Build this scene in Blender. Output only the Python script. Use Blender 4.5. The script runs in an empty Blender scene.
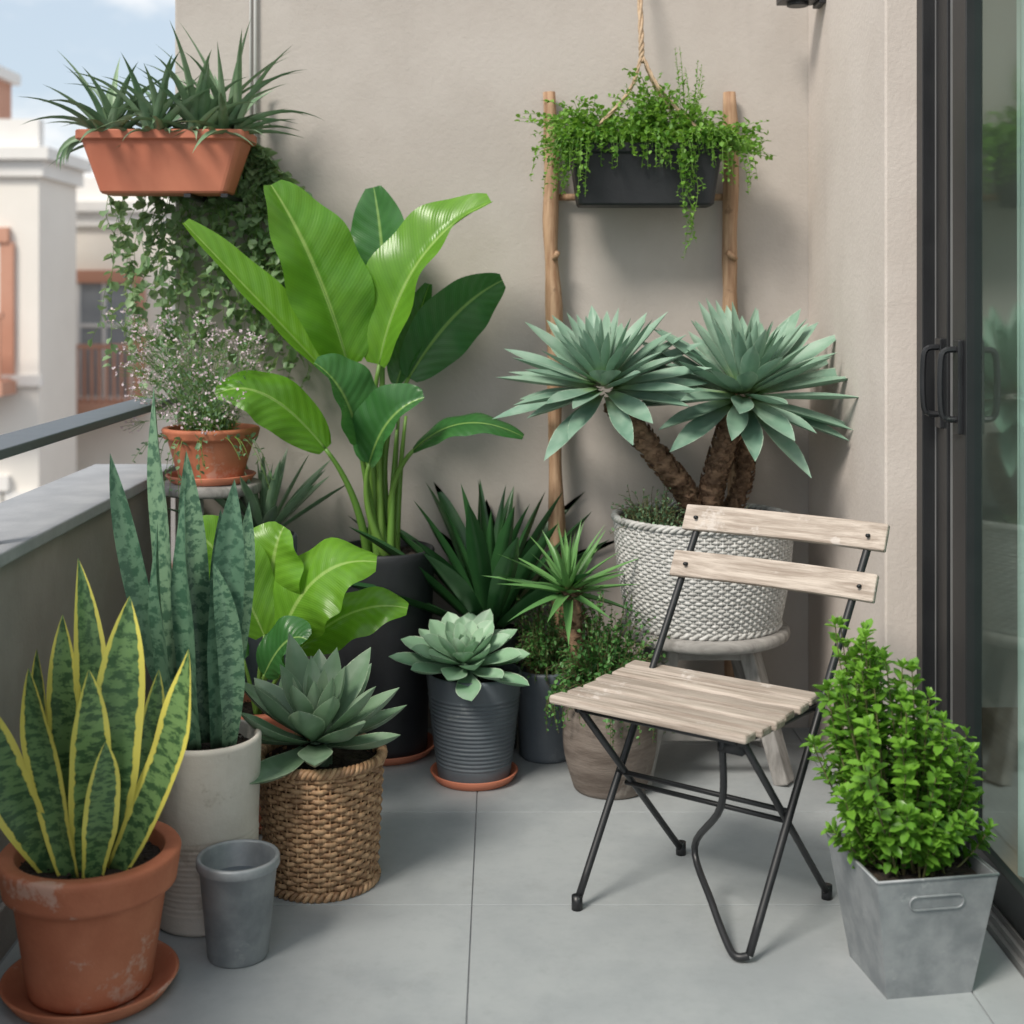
import bpy, math, random
from mathutils import Vector, Matrix, noise
random.seed(7)
sc=bpy.context.scene
R=random.uniform
D=math.radians
def lerp(a,b,t): return a+(b-a)*t
# ------------------------------------------------------------------ nodes
class NT:
    def __init__(s,name):
        s.mat=bpy.data.materials.new(name); s.mat.use_nodes=True
        s.t=s.mat.node_tree; s.t.nodes.clear()
        s.out=s.t.nodes.new('ShaderNodeOutputMaterial')
    def n(s,typ,ins=None,**pr):
        nd=s.t.nodes.new(typ)
        for k,v in pr.items(): setattr(nd,k,v)
        for k,v in (ins or {}).items():
            if isinstance(v,bpy.types.NodeSocket): s.t.links.new(v,nd.inputs[k])
            else: nd.inputs[k].default_value=v
        return nd
    def m(s,op,a,b=0.0,c=None):
        d={0:a,1:b}
        if c is not None: d[2]=c
        return s.n('ShaderNodeMath',d,operation=op).outputs[0]
    def mix(s,f,a,b,blend='MIX'):
        nd=s.n('ShaderNodeMix',None,data_type='RGBA',blend_type=blend)
        for i,v in ((0,f),(6,a),(7,b)):
            if isinstance(v,bpy.types.NodeSocket): s.t.links.new(v,nd.inputs[i])
            else: nd.inputs[i].default_value=(tuple(v)+(1,))[:4] if i else v
        return nd.outputs[2]
    def step(s,x,lo,hi):
        return s.n('ShaderNodeMapRange',{0:x,1:lo,2:hi,3:0.0,4:1.0},interpolation_type='SMOOTHSTEP').outputs[0]
    def noise(s,vec,scale,detail=4,rough=.55):
        return s.n('ShaderNodeTexNoise',{'Vector':vec,'Scale':scale,'Detail':detail,'Roughness':rough}).outputs[0]
    def obj(s): return s.n('ShaderNodeTexCoord').outputs['Object']
    def scaled(s,vec,sc3):
        return s.n('ShaderNodeMapping',{'Vector':vec,'Scale':sc3}).outputs[0]
    def rnd(s): return s.n('ShaderNodeAttribute',None,attribute_name='rnd').outputs['Fac']
    def bsdf(s,col,rough=.5,metal=0.0,bump=None,bs=.3,bd=.002,**ex):
        ins={'Base Color':col if isinstance(col,bpy.types.NodeSocket) else (tuple(col)+(1,))[:4],'Roughness':rough,'Metallic':metal}
        if bump is not None:
            ins['Normal']=s.n('ShaderNodeBump',{'Height':bump,'Strength':bs,'Distance':bd}).outputs[0]
        ins.update({k.replace('_',' '):v for k,v in ex.items()})
        return s.n('ShaderNodeBsdfPrincipled',ins)
    def end(s,sh):
        s.t.links.new(sh.outputs[0],s.out.inputs[0]); return s.mat

def leafmat(name,dark,light,rough=.45,trans=.2,edge=None,ew=.78,band=None,rib=None,veins=0.0,wax=None,base=None,tip=None,simple=False):
    k=NT(name); tc=k.n('ShaderNodeTexCoord'); ob=tc.outputs['Object']; uv=tc.outputs['UV']
    r=k.rnd()
    if simple:
        col=k.mix(r,dark,light); b=k.bsdf(col,rough)
        if trans:
            tr=k.n('ShaderNodeBsdfTranslucent',{0:k.mix(.5,col,(light[0]*1.6,light[1]*1.5,light[2]*.8))})
            b=k.n('ShaderNodeMixShader',{0:trans,1:b.outputs[0],2:tr.outputs[0]})
        return k.end(b)
    sp=k.n('ShaderNodeSeparateXYZ',{0:uv}); u,v=sp.outputs[0],sp.outputs[1]
    ua=k.m('MULTIPLY',k.m('ABSOLUTE',k.m('SUBTRACT',u,.5)),2.0)
    nz=k.noise(ob,14,2)
    f=k.m('ADD',k.m('MULTIPLY',r,.65),k.m('MULTIPLY',k.m('SUBTRACT',nz,.3),.7))
    f=k.n('ShaderNodeClamp',{0:f}).outputs[0]
    col=k.mix(f,dark,light)
    bump=None
    if band:
        cv=k.n('ShaderNodeCombineXYZ',{0:k.m('MULTIPLY',u,2.6),1:k.m('MULTIPLY',v,30.0),2:k.m('MULTIPLY',r,37.0)}).outputs[0]
        bz=k.noise(cv,1.0,4,.65)
        col=k.mix(k.m('MULTIPLY',k.step(bz,.46,.57),.85),col,band)
    if veins:
        w=k.m('SINE',k.m('ADD',k.m('MULTIPLY',v,330.0),k.m('MULTIPLY',ua,-60.0)))
        wl=k.m('SINE',k.m('ADD',k.m('MULTIPLY',v,71.0),k.m('MULTIPLY',ua,-13.0)))
        col=k.mix(k.m('MULTIPLY',k.m('ADD',k.m('ADD',w,wl),2.0),veins*.25),col,[c*.45 for c in dark])
        bump=k.m('ADD',k.m('MULTIPLY',w,.25),k.m('MULTIPLY',wl,.8))
    if base: col=k.mix(k.m('SUBTRACT',1.0,k.step(v,0.0,.35)),col,base)
    if tip: col=k.mix(k.step(v,.93,.99),col,tip)
    if rib: col=k.mix(k.m('SUBTRACT',1.0,k.step(ua,.02,.07)),col,rib)
    if edge:
        e=k.m('ADD',ua,k.m('MULTIPLY',k.m('SUBTRACT',k.noise(k.n('ShaderNodeCombineXYZ',{0:r,1:k.m('MULTIPLY',v,7.0),2:0.0}).outputs[0],3,2),.5),.3))
        col=k.mix(k.step(e,ew,ew+.05),col,edge)
    if wax: col=k.mix(k.m('MULTIPLY',k.step(nz,.4,.7),.5),col,wax)
    b=k.bsdf(col,rough,0.0,bump,.4,.0012)
    if trans:
        tr=k.n('ShaderNodeBsdfTranslucent',{0:k.mix(.5,col,(light[0]*1.6,light[1]*1.5,light[2]*.8))})
        b=k.n('ShaderNodeMixShader',{0:trans,1:b.outputs[0],2:tr.outputs[0]})
    return k.end(b)

def surf(name,a,b,scale=8,rough=.7,bs=.3,bscale=60,metal=0.0,spot=None,spot_t=.62,stretch=(1,1,1),spot_scale=5,bd=.003,detail=4,var=0.0):
    k=NT(name); ob=k.obj(); v=k.scaled(ob,stretch) if stretch!=(1,1,1) else ob
    off=k.n('ShaderNodeVectorMath',{0:v,1:k.n('ShaderNodeCombineXYZ',{0:k.m('MULTIPLY',k.rnd(),31.0),1:k.m('MULTIPLY',k.rnd(),17.0),2:0.0}).outputs[0]},operation='ADD').outputs[0]
    nz=k.noise(off,scale,detail,.6)
    col=k.mix(k.step(nz,.3,.7),a,b)
    if var: col=k.mix(k.m('MULTIPLY',k.rnd(),var),col,[c*.5 for c in a])
    if spot: 
        sn=k.noise(ob,spot_scale,5,.7)
        col=k.mix(k.m('MULTIPLY',k.step(sn,spot_t,spot_t+.07),.6),col,spot)
    bz=k.noise(off,bscale,2,.6) if bs>.12 else None
    rr=k.m('ADD',k.m('MULTIPLY',nz,.25),rough-.12)
    return k.end(k.bsdf(col,rr,metal,bz,bs,bd))

# ------------------------------------------------------------------ mesh builder
class MB:
    def __init__(s): s.v=[];s.f=[];s.uv=[];s.r=[];s.m=[]
    def add(s,vs,fs,uvs=None,rnd=0.0,mat=0):
        o=len(s.v); s.v.extend([tuple(p) for p in vs])
        for f in fs:
            s.f.append([i+o for i in f]); s.r.append(rnd); s.m.append(mat)
            for i in f: s.uv.append(uvs[i] if uvs else (0.0,0.0))
    def done(s,name,mats,parent=None,smooth=True,bevel=0,loc=None,sub=0):
        me=bpy.data.meshes.new(name); me.from_pydata(s.v,[],s.f)
        if not isinstance(mats,(list,tuple)): mats=[mats]
        for m in mats: me.materials.append(m)
        me.polygons.foreach_set('material_index',s.m)
        me.polygons.foreach_set('use_smooth',[smooth]*len(s.f))
        ul=me.uv_layers.new(name='UVMap'); flat=[c for p in s.uv for c in p]; ul.data.foreach_set('uv',flat)
        at=me.attributes.new('rnd','FLOAT','FACE'); at.data.foreach_set('value',s.r)
        me.update()
        ob=bpy.data.objects.new(name,me); sc.collection.objects.link(ob)
        if parent: ob.parent=parent
        if loc: ob.location=loc
        if bevel:
            md=ob.modifiers.new('bev','BEVEL'); md.width=bevel; md.segments=2; md.limit_method='ANGLE'; md.angle_limit=D(50)
        return ob
def group(name,loc=(0,0,0),rz=0.0):
    e=bpy.data.objects.new(name,None); e.empty_display_size=.1; sc.collection.objects.link(e)
    e.location=loc; e.rotation_euler=(0,0,rz); return e

def box(mb,c,s,rot=None,mat=0,rnd=None):
    x,y,z=[q/2 for q in s]
    vs=[Vector(p) for p in ((-x,-y,-z),(x,-y,-z),(x,y,-z),(-x,y,-z),(-x,-y,z),(x,-y,z),(x,y,z),(-x,y,z))]
    if rot: vs=[rot@p for p in vs]
    vs=[p+Vector(c) for p in vs]
    mb.add(vs,[(0,3,2,1),(4,5,6,7),(0,1,5,4),(1,2,6,5),(2,3,7,6),(3,0,4,7)],None,R(0,1) if rnd is None else rnd,mat)
def box2(mb,x0,x1,y0,y1,z0,z1,mat=0,rnd=None):
    box(mb,((x0+x1)/2,(y0+y1)/2,(z0+z1)/2),(x1-x0,y1-y0,z1-z0),None,mat,rnd)
def tube(mb,pts,rad,n=8,mat=0,rnd=0.0,caps=True):
    pts=[Vector(p) for p in pts]; N=len(pts); vs=[];uv=[]
    up=None
    for i,p in enumerate(pts):
        T=(pts[min(i+1,N-1)]-pts[max(i-1,0)]).normalized()
        if up is None: up=T.orthogonal().normalized()
        up=(up-T*up.dot(T)).normalized(); B=T.cross(up)
        r=rad[i] if isinstance(rad,(list,tuple)) else rad
        for j in range(n):
            a=2*math.pi*j/n; vs.append(p+(up*math.cos(a)+B*math.sin(a))*r); uv.append((.5,i/(N-1)))
    fs=[(i*n+j,i*n+(j+1)%n,(i+1)*n+(j+1)%n,(i+1)*n+j) for i in range(N-1) for j in range(n)]
    if caps: fs+= [tuple(range(n))[::-1],tuple((N-1)*n+j for j in range(n))]
    mb.add(vs,fs,uv,rnd,mat)
def bez(p0,p1,p2,n=10):
    p0,p1,p2=Vector(p0),Vector(p1),Vector(p2)
    return [p0*(1-t)**2+p1*2*t*(1-t)+p2*t*t for t in [i/(n-1) for i in range(n)]]
def smooth_path(pts,n=6):
    pts=[Vector(p) for p in pts]; out=[]
    P=[pts[0]*2-pts[1]]+pts+[pts[-1]*2-pts[-2]]
    for i in range(1,len(P)-2):
        for k in range(n):
            t=k/n; a,b,c,d=P[i-1],P[i],P[i+1],P[i+2]
            out.append(.5*((2*b)+(c-a)*t+(2*a-5*b+4*c-d)*t*t+(-a+3*b-3*c+d)*t**3))
    out.append(pts[-1]); return out
def lathe(mb,prof,c=(0,0,0),n=56,mat=0,rnd=0.0):
    vs=[];uv=[]
    for i,(r,z) in enumerate(prof):
        for j in range(n):
            a=2*math.pi*j/n; vs.append((c[0]+r*math.cos(a),c[1]+r*math.sin(a),c[2]+z)); uv.append((j/n,z))
    fs=[(i*n+j,i*n+(j+1)%n,(i+1)*n+(j+1)%n,(i+1)*n+j) for i in range(len(prof)-1) for j in range(n)]
    mb.add(vs,fs,uv,rnd,mat)
def blade(mb,pts,width,prof,Nh=None,S=None,fold=.25,nac=4,thick=0,wave=0,wf=14,rnd=None,mat=0,twist=0,roll=0,cup=0):
    pts=[Vector(p) for p in pts]; n=len(pts); vs=[];uv=[]; ph=R(0,6)
    rnd=R(0,1) if rnd is None else rnd
    bot=[]
    for i,p in enumerate(pts):
        t=i/(n-1); T=(pts[min(i+1,n-1)]-pts[max(i-1,0)]).normalized()
        if S is not None: s_=Vector(S); s_=(s_-T*s_.dot(T)).normalized()
        else: s_=Vector(Nh).cross(T).normalized()
        Nn=T.cross(s_)
        an=roll+twist*t
        if an:
            q=Matrix.Rotation(an,3,T); s_=q@s_; Nn=q@Nn
        w=width/2*max(prof(t),.004)
        for j in range(nac+1):
            a=-1+2*j/nac
            q=p+s_*(a*w)+Nn*(abs(a)*w*fold-cup*w*a*a+wave*w*abs(a)*math.sin(t*wf+ph+(1.7 if a>0 else 0)))
            vs.append(q); uv.append(((a+1)/2,t))
            if thick: bot.append(q-Nn*(thick*w*(1-a*a)))
    m=nac+1
    fs=[(i*m+j,i*m+j+1,(i+1)*m+j+1,(i+1)*m+j) for i in range(n-1) for j in range(nac)]
    if thick:
        o=len(vs); vs+=bot; uv+=uv[:o]
        fs+=[(o+i*m+j,o+(i+1)*m+j,o+(i+1)*m+j+1,o+i*m+j+1) for i in range(n-1) for j in range(nac)]
        fs+=[(j,o+j,o+j+1,j+1) for j in range(nac)]
    mb.add(vs,fs,uv,rnd,mat)
def arc(base,az,e0,L,curve,n=9,pw=1.0):
    p=Vector(base); out=[p.copy()]
    for i in range(n-1):
        t=(i+.5)/(n-1); e=e0-curve*t**pw
        p=p+Vector((math.cos(e)*math.cos(az),math.cos(e)*math.sin(az),math.sin(e)))*(L/(n-1)); out.append(p.copy())
    return out
sword=lambda t:min(1,.55+1.3*t)*(1-max(0,(t-.55)/.45)**2.2)
lance=lambda t:(.5+.5*math.sin(min(t/.55,1)*math.pi/2))*(1-max(0,(t-.5)/.5)**1.8)
agv=lambda t:(.42+.58*math.sin(min(t/.6,1)*math.pi/2)**1.5)*(1-max(0,(t-.55)/.45)**1.7)
spoon=lambda t:(.35+.65*math.sin(min(t/.68,1)*math.pi/2)**1.5)*max(0,1-max(0,(t-.6)/.4)**2.1)**.8
paddle=lambda t:max(0,math.sin(math.pi*min(1,(t*.94+.02))**.82))**.62
spike=lambda t:(1-t**1.4)*(.8+.2*math.sin(t*3))
def rosette(mb,c,n,L,W,ein,eout,prof,thick=.35,curve=.3,fold=.25,Lin=.35,r0=.012,tilt=None,seg=9,pw=1.0,jit=.12,nac=4,mat=0,drop=.03,rw=1.6):
    c=Vector(c)
    for i in range(n):
        q=i/(n-1); az=i*2.39996+R(-jit,jit); e=lerp(ein,eout,q**pw)+R(-jit,jit)*.6
        Li=L*lerp(Lin,1,min(1,q*rw))*R(.88,1.1); Wi=W*lerp(.45,1,min(1,q*1.8))*R(.88,1.08)
        b=Vector((math.cos(az)*r0*(.3+q),math.sin(az)*r0*(.3+q),-drop*q))
        pts=arc(b,az,e,Li,curve*R(.4,1.6),seg); S=Vector((-math.sin(az),math.cos(az),0))
        if tilt is not None: pts=[tilt@p for p in pts]; S=tilt@S
        blade(mb,[p+c for p in pts],Wi,prof,S=S,fold=fold,thick=thick,nac=nac,rnd=min(1,max(0,(1-q)*.6+R(0,.4))),mat=mat,twist=R(-.3,.3))
def leaflet(mb,p,d,up,L,W,rnd=None,mat=0,fold=.25):
    d=d.normalized(); s=d.cross(up)
    if s.length<1e-3: s=d.orthogonal()
    s.normalize(); u=s.cross(d)
    vs=[p,p+d*L*.3-s*W*.46+u*W*fold,p+d*L*.72-s*W*.42+u*W*fold*.8,p+d*L,p+d*L*.72+s*W*.42+u*W*fold*.8,p+d*L*.3+s*W*.46+u*W*fold]
    mb.add(vs,[(0,1,2,3),(0,3,4,5)],[(.5,0),(.05,.3),(.1,.7),(.5,1),(.9,.7),(.95,.3)],R(0,1) if rnd is None else rnd,mat)
def rdir(zb=0.0):
    while True:
        v=Vector((R(-1,1),R(-1,1),R(-1,1)))
        if .05<v.length<1: break
    v.normalize(); v.z+=zb; return v.normalized()
def strand(mb,pts,sp,L,W,sr=.0012,ms=1,ml=0,zb=0.2,start=0.0,taper=.6,fwd=.5):
    tube(mb,pts,[sr*(1-.5*i/len(pts)) for i in range(len(pts))],3,ms,R(0,1),False)
    acc=0; tot=sum((pts[i+1]-pts[i]).length for i in range(len(pts)-1)); run=0; b0=R(0,.5)
    for i in range(len(pts)-1):
        seg=pts[i+1]-pts[i]; l=seg.length; T=seg.normalized()
        while acc<l:
            q=(run+acc)/tot
            if q>=start:
                p=pts[i]+T*acc; k=1-(1-taper)*q
                d=(rdir(zb)+T*fwd).normalized(); sz=k*R(.75,1.2)
                leaflet(mb,p,d,Vector((0,0,1))+rdir()*.5,L*sz,W*sz,min(1,b0+R(0,.5)),mat=ml)
            acc+=sp*R(.7,1.3)
        acc-=l; run+=l
    
# ------------------------------------------------------------------ materials
M_terra=surf('terracotta',(.42,.13,.065),(.57,.21,.115),6,.75,.25,90,spot=(.62,.44,.36),spot_t=.575,spot_scale=8)
M_terra2=surf('terracotta_smooth',(.50,.155,.088),(.58,.205,.12),4,.6,.1,90)
M_soil=surf('soil',(.012,.009,.007),(.05,.035,.025),60,.95,1.0,90,bd=.01)
M_cream=surf('cream_ceramic',(.52,.48,.42),(.62,.58,.52),7,.65,.3,90,spot=(.40,.36,.30),spot_t=.58,spot_scale=12)
M_black=surf('black_ceramic',(.012,.014,.017),(.022,.024,.028),6,.55,.15,90)
M_slate=surf('slate_glaze',(.095,.115,.135),(.13,.15,.17),6,.5,.2,80,spot=(.18,.2,.21),spot_t=.60,spot_scale=10)
M_barrel=surf('weathered_brown_clay',(.10,.078,.065),(.22,.185,.16),5,.85,.5,50,stretch=(1,1,5),spot=(.32,.29,.26),spot_t=.6)
M_galv=surf('galvanized_zinc',(.22,.24,.255),(.34,.36,.375),16,.5,.15,60,metal=.35,spot=(.42,.44,.45),spot_t=.6,spot_scale=10)
M_wick=surf('wicker_brown',(.22,.12,.06),(.50,.32,.18),22,.6,.3,150,detail=2)
M_wickw=surf('wicker_whitewashed',(.38,.375,.36),(.64,.635,.62),22,.8,.3,150,detail=2)
M_dark=surf('basket_lining',(.03,.02,.015),(.06,.04,.03),9,.9,.0)
M_darkw=surf('basket_lining_gray',(.14,.135,.13),(.19,.185,.18),9,.9,.0)
M_slat=surf('weathered_teak',(.31,.25,.205),(.57,.495,.43),3,.75,.6,9,stretch=(2,32,32),spot=(.62,.57,.53),spot_t=.58,spot_scale=9,var=.35)
M_stool=surf('weathered_gray_wood',(.20,.19,.18),(.36,.345,.33),3,.8,.6,9,stretch=(2,25,4),spot=(.14,.13,.12),spot_t=.60)
M_pole=surf('driftwood_pole',(.28,.155,.085),(.50,.33,.21),5,.7,.5,14,stretch=(14,14,1.2),spot=(.15,.085,.05),spot_t=.58,spot_scale=11)
M_iron=surf('black_iron',(.012,.013,.015),(.02,.021,.024),12,.42,.0)
M_rope=surf('jute_rope',(.42,.30,.20),(.58,.44,.30),60,.95,.3,200)
M_alu=surf('black_aluminium',(.014,.015,.017),(.022,.023,.025),4,.4,.0)
M_alug=surf('gray_aluminium',(.18,.18,.18),(.22,.22,.22),4,.45,.0)
M_rail=surf('grey_rail_metal',(.09,.11,.13),(.12,.14,.16),5,.45,.0,metal=.3)
M_trunk=surf('agave_trunk_bark',(.12,.07,.042),(.34,.215,.135),30,.9,.6,60,stretch=(1,1,2),bd=.006)
M_white=surf('white_plastic',(.6,.6,.58),(.66,.66,.64),4,.4,.0)

def stucco(name,a,b):
    k=NT(name); ob=k.obj()
    mid=k.noise(ob,2.2,5,.62)
    col=k.mix(k.step(mid,.35,.65),a,b)
    st=k.noise(k.scaled(ob,(7,7,.5)),2,3,.6)
    col=k.mix(k.m('MULTIPLY',k.step(st,.55,.8),.15),col,[c*.78 for c in a])
    return k.end(k.bsdf(col,.9,0.0,k.noise(ob,75,4,.65),.35,.004))
M_wall=stucco('stucco_taupe',(.455,.415,.38),(.51,.47,.435))
M_wallr=stucco('stucco_taupe_lit',(.58,.52,.475),(.64,.58,.535))  # facade stucco, with the light from the left painted into its paler colour
M_parap=stucco('parapet_render',(.30,.27,.25),(.38,.34,.32))
k=NT('floor_tile'); ob=k.obj()
n1=k.noise(ob,2.6,6,.7); n2=k.noise(ob,30,4,.65)
c=k.mix(k.step(n1,.35,.65),(.315,.34,.355),(.38,.405,.415)); c=k.mix(k.m('MULTIPLY',k.step(n2,.5,.75),.25),c,(.26,.28,.29))
c=k.mix(k.m('MULTIPLY',k.rnd(),.18),c,(.30,.32,.33))
c=k.mix(k.m('MULTIPLY',k.step(k.noise(ob,5.5,6,.8),.54,.75),.35),c,(.235,.245,.25))
M_tile=k.end(k.bsdf(c,k.m('ADD',.33,k.m('MULTIPLY',n2,.3)),0.0,n2,.12,.002))
M_grout=surf('grout',(.20,.21,.22),(.28,.29,.30),20,.9,.0)
M_cap=surf('parapet_cap_stone',(.30,.31,.33),(.38,.39,.41),8,.6,.3,70)

# foliage
L_snake=leafmat('snake_plant_variegated',(.10,.20,.08),(.20,.34,.12),.34,.06,edge=(.72,.66,.13),ew=.70,band=(.03,.085,.035))
L_snake2=leafmat('snake_plant_dark',(.09,.19,.12),(.20,.33,.20),.36,.06,edge=None,band=(.035,.10,.06))
L_ban=leafmat('banana_leaf_bright',(.085,.275,.02),(.22,.46,.045),.27,.36,rib=(.36,.56,.14),veins=.28)
L_ban2=leafmat('banana_leaf_dark',(.025,.12,.03),(.075,.225,.06),.26,.22,rib=(.25,.42,.12),veins=.25)
L_stem=leafmat('green_stem',(.10,.22,.035),(.20,.35,.07),.45,0,simple=True)
L_aloe=leafmat('dark_agave_leaf',(.018,.075,.025),(.05,.15,.045),.32,.05)
L_agv=leafmat('blue_agave_leaf',(.15,.28,.21),(.31,.47,.34),.42,.08,base=(.34,.52,.20),wax=(.36,.49,.40),edge=(.46,.58,.45),ew=.93)
L_ech=leafmat('echeveria_leaf',(.21,.39,.24),(.36,.54,.35),.42,.08,wax=(.40,.55,.43),edge=(.48,.60,.45),ew=.9)
L_agb=leafmat('basket_agave_leaf',(.10,.19,.11),(.24,.36,.22),.4,.06,wax=(.28,.37,.28),edge=(.36,.46,.31),ew=.93)
L_yuc=leafmat('yucca_leaf',(.08,.22,.07),(.21,.42,.13),.36,.12)
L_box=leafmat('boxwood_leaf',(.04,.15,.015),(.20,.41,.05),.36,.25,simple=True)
L_fern=leafmat('maidenhair_leaf',(.06,.20,.022),(.25,.47,.075),.5,.3,simple=True)
L_herb=leafmat('thyme_leaf',(.03,.12,.03),(.13,.32,.08),.5,.2,simple=True)
L_herb2=leafmat('grey_herb_leaf',(.10,.20,.11),(.22,.35,.19),.55,.15,simple=True)
L_vine=leafmat('vine_leaf',(.10,.21,.08),(.33,.46,.26),.42,.25,simple=True)
L_till=leafmat('spider_aloe_leaf',(.10,.20,.11),(.28,.41,.23),.42,.1,wax=(.34,.43,.31))
L_twig=leafmat('twig',(.10,.08,.04),(.16,.16,.06),.7,0,simple=True)
L_flow=leafmat('mist_flower',(.54,.42,.50),(.76,.66,.70),.7,.2,simple=True)

# ------------------------------------------------------------------ balcony shell
g=group('balcony_floor')
mb=MB(); box2(mb,-1.17,1.06,-2.2,4.0,-.30,-.0035); mb.done('slab',M_grout,g,False)
mb=MB()
for i in range(-2,3):
    for j in range(-10,3):
        x0=-.057+.9*i; y0=2.756+.5*j
        xa,xb=max(x0,-.93),min(x0+.9,.955); ya,yb=y0,min(y0+.5,3.9)
        if xb-xa<.02 or yb-ya<.02: continue
        box2(mb,xa+.0013,xb-.0013,ya+.0013,yb-.0013,-.010,0)
mb.done('tiles',M_tile,g,False,bevel=.0012)

mb=MB(); box2(mb,-.94,1.06,3.9,4.12,-9,3.4); mb.done('stucco_wall',M_wall,None,False,bevel=.006)
g=group('facade_wall')
mb=MB(); box2(mb,.89,1.06,3.12,3.9,0,3.4); box2(mb,.89,1.06,-2.2,3.12,2.24,3.4)
mb.done('pier_and_lintel',M_wallr,g,False,bevel=.005)
mb=MB(); box2(mb,1.06,1.07,-2.2,4.1,-9,0); mb.done('lower_facade',M_wallr,g,False)
mb=MB()
box2(mb,1.06,3.6,-2.2,4.1,-.25,-.002,0); box2(mb,1.07,3.6,-2.2,4.1,2.5,2.7,1); box2(mb,3.6,3.7,-2.2,4.1,-.25,2.7,1)
box2(mb,1.06,3.6,4.1,4.2,-.25,2.7,1)
M_wfloor=surf('oak_floor',(.25,.16,.09),(.35,.24,.15),3,.5,.0,stretch=(12,1,1)); M_int=surf('interior_paint',(.50,.54,.50),(.55,.58,.54),2,.8,.0)
mb.done('room_interior',[M_wfloor,M_int],g,False)

mb=MB(); box2(mb,-1.15,-.95,-2.2,3.9,-.3,.735,0); box2(mb,-1.17,-.93,-2.2,3.897,.735,.762,1)
box2(mb,-.95,-.936,-2.2,3.897,-.009,.09,0)
mb.done('balcony_parapet',[M_parap,M_cap],None,False,bevel=.004)
mb=MB(); box2(mb,-1.035,-.93,-2.2,3.897,.936,.956)
for y in (-1.6,-.4,.9,2.60): box2(mb,-1.0,-.975,y,y+.03,.762,.938)
mb.done('metal_railing',M_rail,None,False,bevel=.003)

mb=MB(); tube(mb,[(-.705,3.89,1.3),(-.705,3.89,3.2)],.005,10); tube(mb,[(-.72,3.893,1.3),(-.72,3.893,3.2)],.0035,8)
for z in (1.42,2.6): box2(mb,-.728,-.695,3.882,3.899,z,z+.012)
mb.done('conduit_pipe',M_white)

g=group('wall_lamp',(.89,3.72,2.045)); mb=MB(); box2(mb,-.02,0,-.04,.04,0,.12); box2(mb,-.12,-.02,-.045,.045,.01,.045); tube(mb,[(-.07,0,.02),(-.07,0,-.001)],.03,16)
mb.done('housing',M_iron,g,False,bevel=.003)

# sliding door
g=group('sliding_glass_door')
mb=MB()
box2(mb,.962,1.059,3.075,3.119,.02,2.24); box2(mb,.965,1.055,-2.2,3.075,2.19,2.24)
box2(mb,.985,1.02,2.975,3.05,.02,2.19)
box2(mb,.980,1.014,2.84,2.925,.03,2.19); box2(mb,.985,1.01,.95,2.84,.03,.11); box2(mb,.985,1.01,.95,2.84,2.13,2.19); box2(mb,.980,1.014,.86,.95,.03,2.19)
box2(mb,1.022,1.05,-2.2,1.0,.03,.11)
mb.done('frame',M_alu,g,False,bevel=.002)
mb=MB(); box2(mb,.957,1.06,-2.2,3.12,-.011,.012)
for x in (.966,.985,1.008,1.03): box2(mb,x,x+.005,-2.2,3.07,.012,.026)
mb.done('track',M_alug,g,False)
mb=MB(); box2(mb,.992,1.010,2.926,2.974,.03,2.19); box2(mb,.99,1.012,3.051,3.074,.03,2.19); mb.done('seal_strip',M_alug,g,False)
mb=MB()
for y,xo in ((2.875,0),(3.012,.006)):
    box2(mb,.970+xo,.981+xo,y-.018,y+.018,.95,1.15); 
    tube(mb,smooth_path([(.975+xo,y,.98),(.945+xo,y,.985),(.938+xo,y,1.02),(.938+xo,y,1.09),(.945+xo,y,1.125),(.975+xo,y,1.13)],4),.007,8)
mb.done('handles',M_iron,g,False,bevel=.002)
k=NT('door_glass'); fr=k.n('ShaderNodeFresnel',{0:1.10}).outputs[0]
t=k.n('ShaderNodeBsdfTransparent',{0:(.84,.93,.90,1)}); gl=k.n('ShaderNodeBsdfGlossy',{0:(.8,.95,.92,1),1:.06})
M_glass=k.end(k.n('ShaderNodeMixShader',{0:k.m('MULTIPLY',fr,.35),1:t.outputs[0],2:gl.outputs[0]}))
mb=MB(); mb.add([(.998,.95,.11),(.998,2.84,.11),(.998,2.84,2.13),(.998,.95,2.13)],[(0,1,2,3)]); mb.done('glass_pane',M_glass,g,False)
k=NT('sheer_curtain'); d=k.n('ShaderNodeBsdfDiffuse',{0:(.70,.86,.82,1)}); tr=k.n('ShaderNodeBsdfTranslucent',{0:(.70,.86,.82,1)})
mx=k.n('ShaderNodeMixShader',{0:.45,1:d.outputs[0],2:tr.outputs[0]}); M_curt=k.end(mx)
mb=MB(); vs=[];n=300
for i in range(n+1):
    y=2.93-2.6*i/n; w=.022*math.sin(i*.55)+.01*math.sin(i*.21+1)
    for z in (.02,1.2,2.4): vs.append((1.115+w*(1.1-.2*z),y,z))
mb.add(vs,[(i*3+j,i*3+j+1,i*3+j+4,i*3+j+3) for i in range(n) for j in range(2)]); mb.done('sheer_curtain',M_curt)

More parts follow.
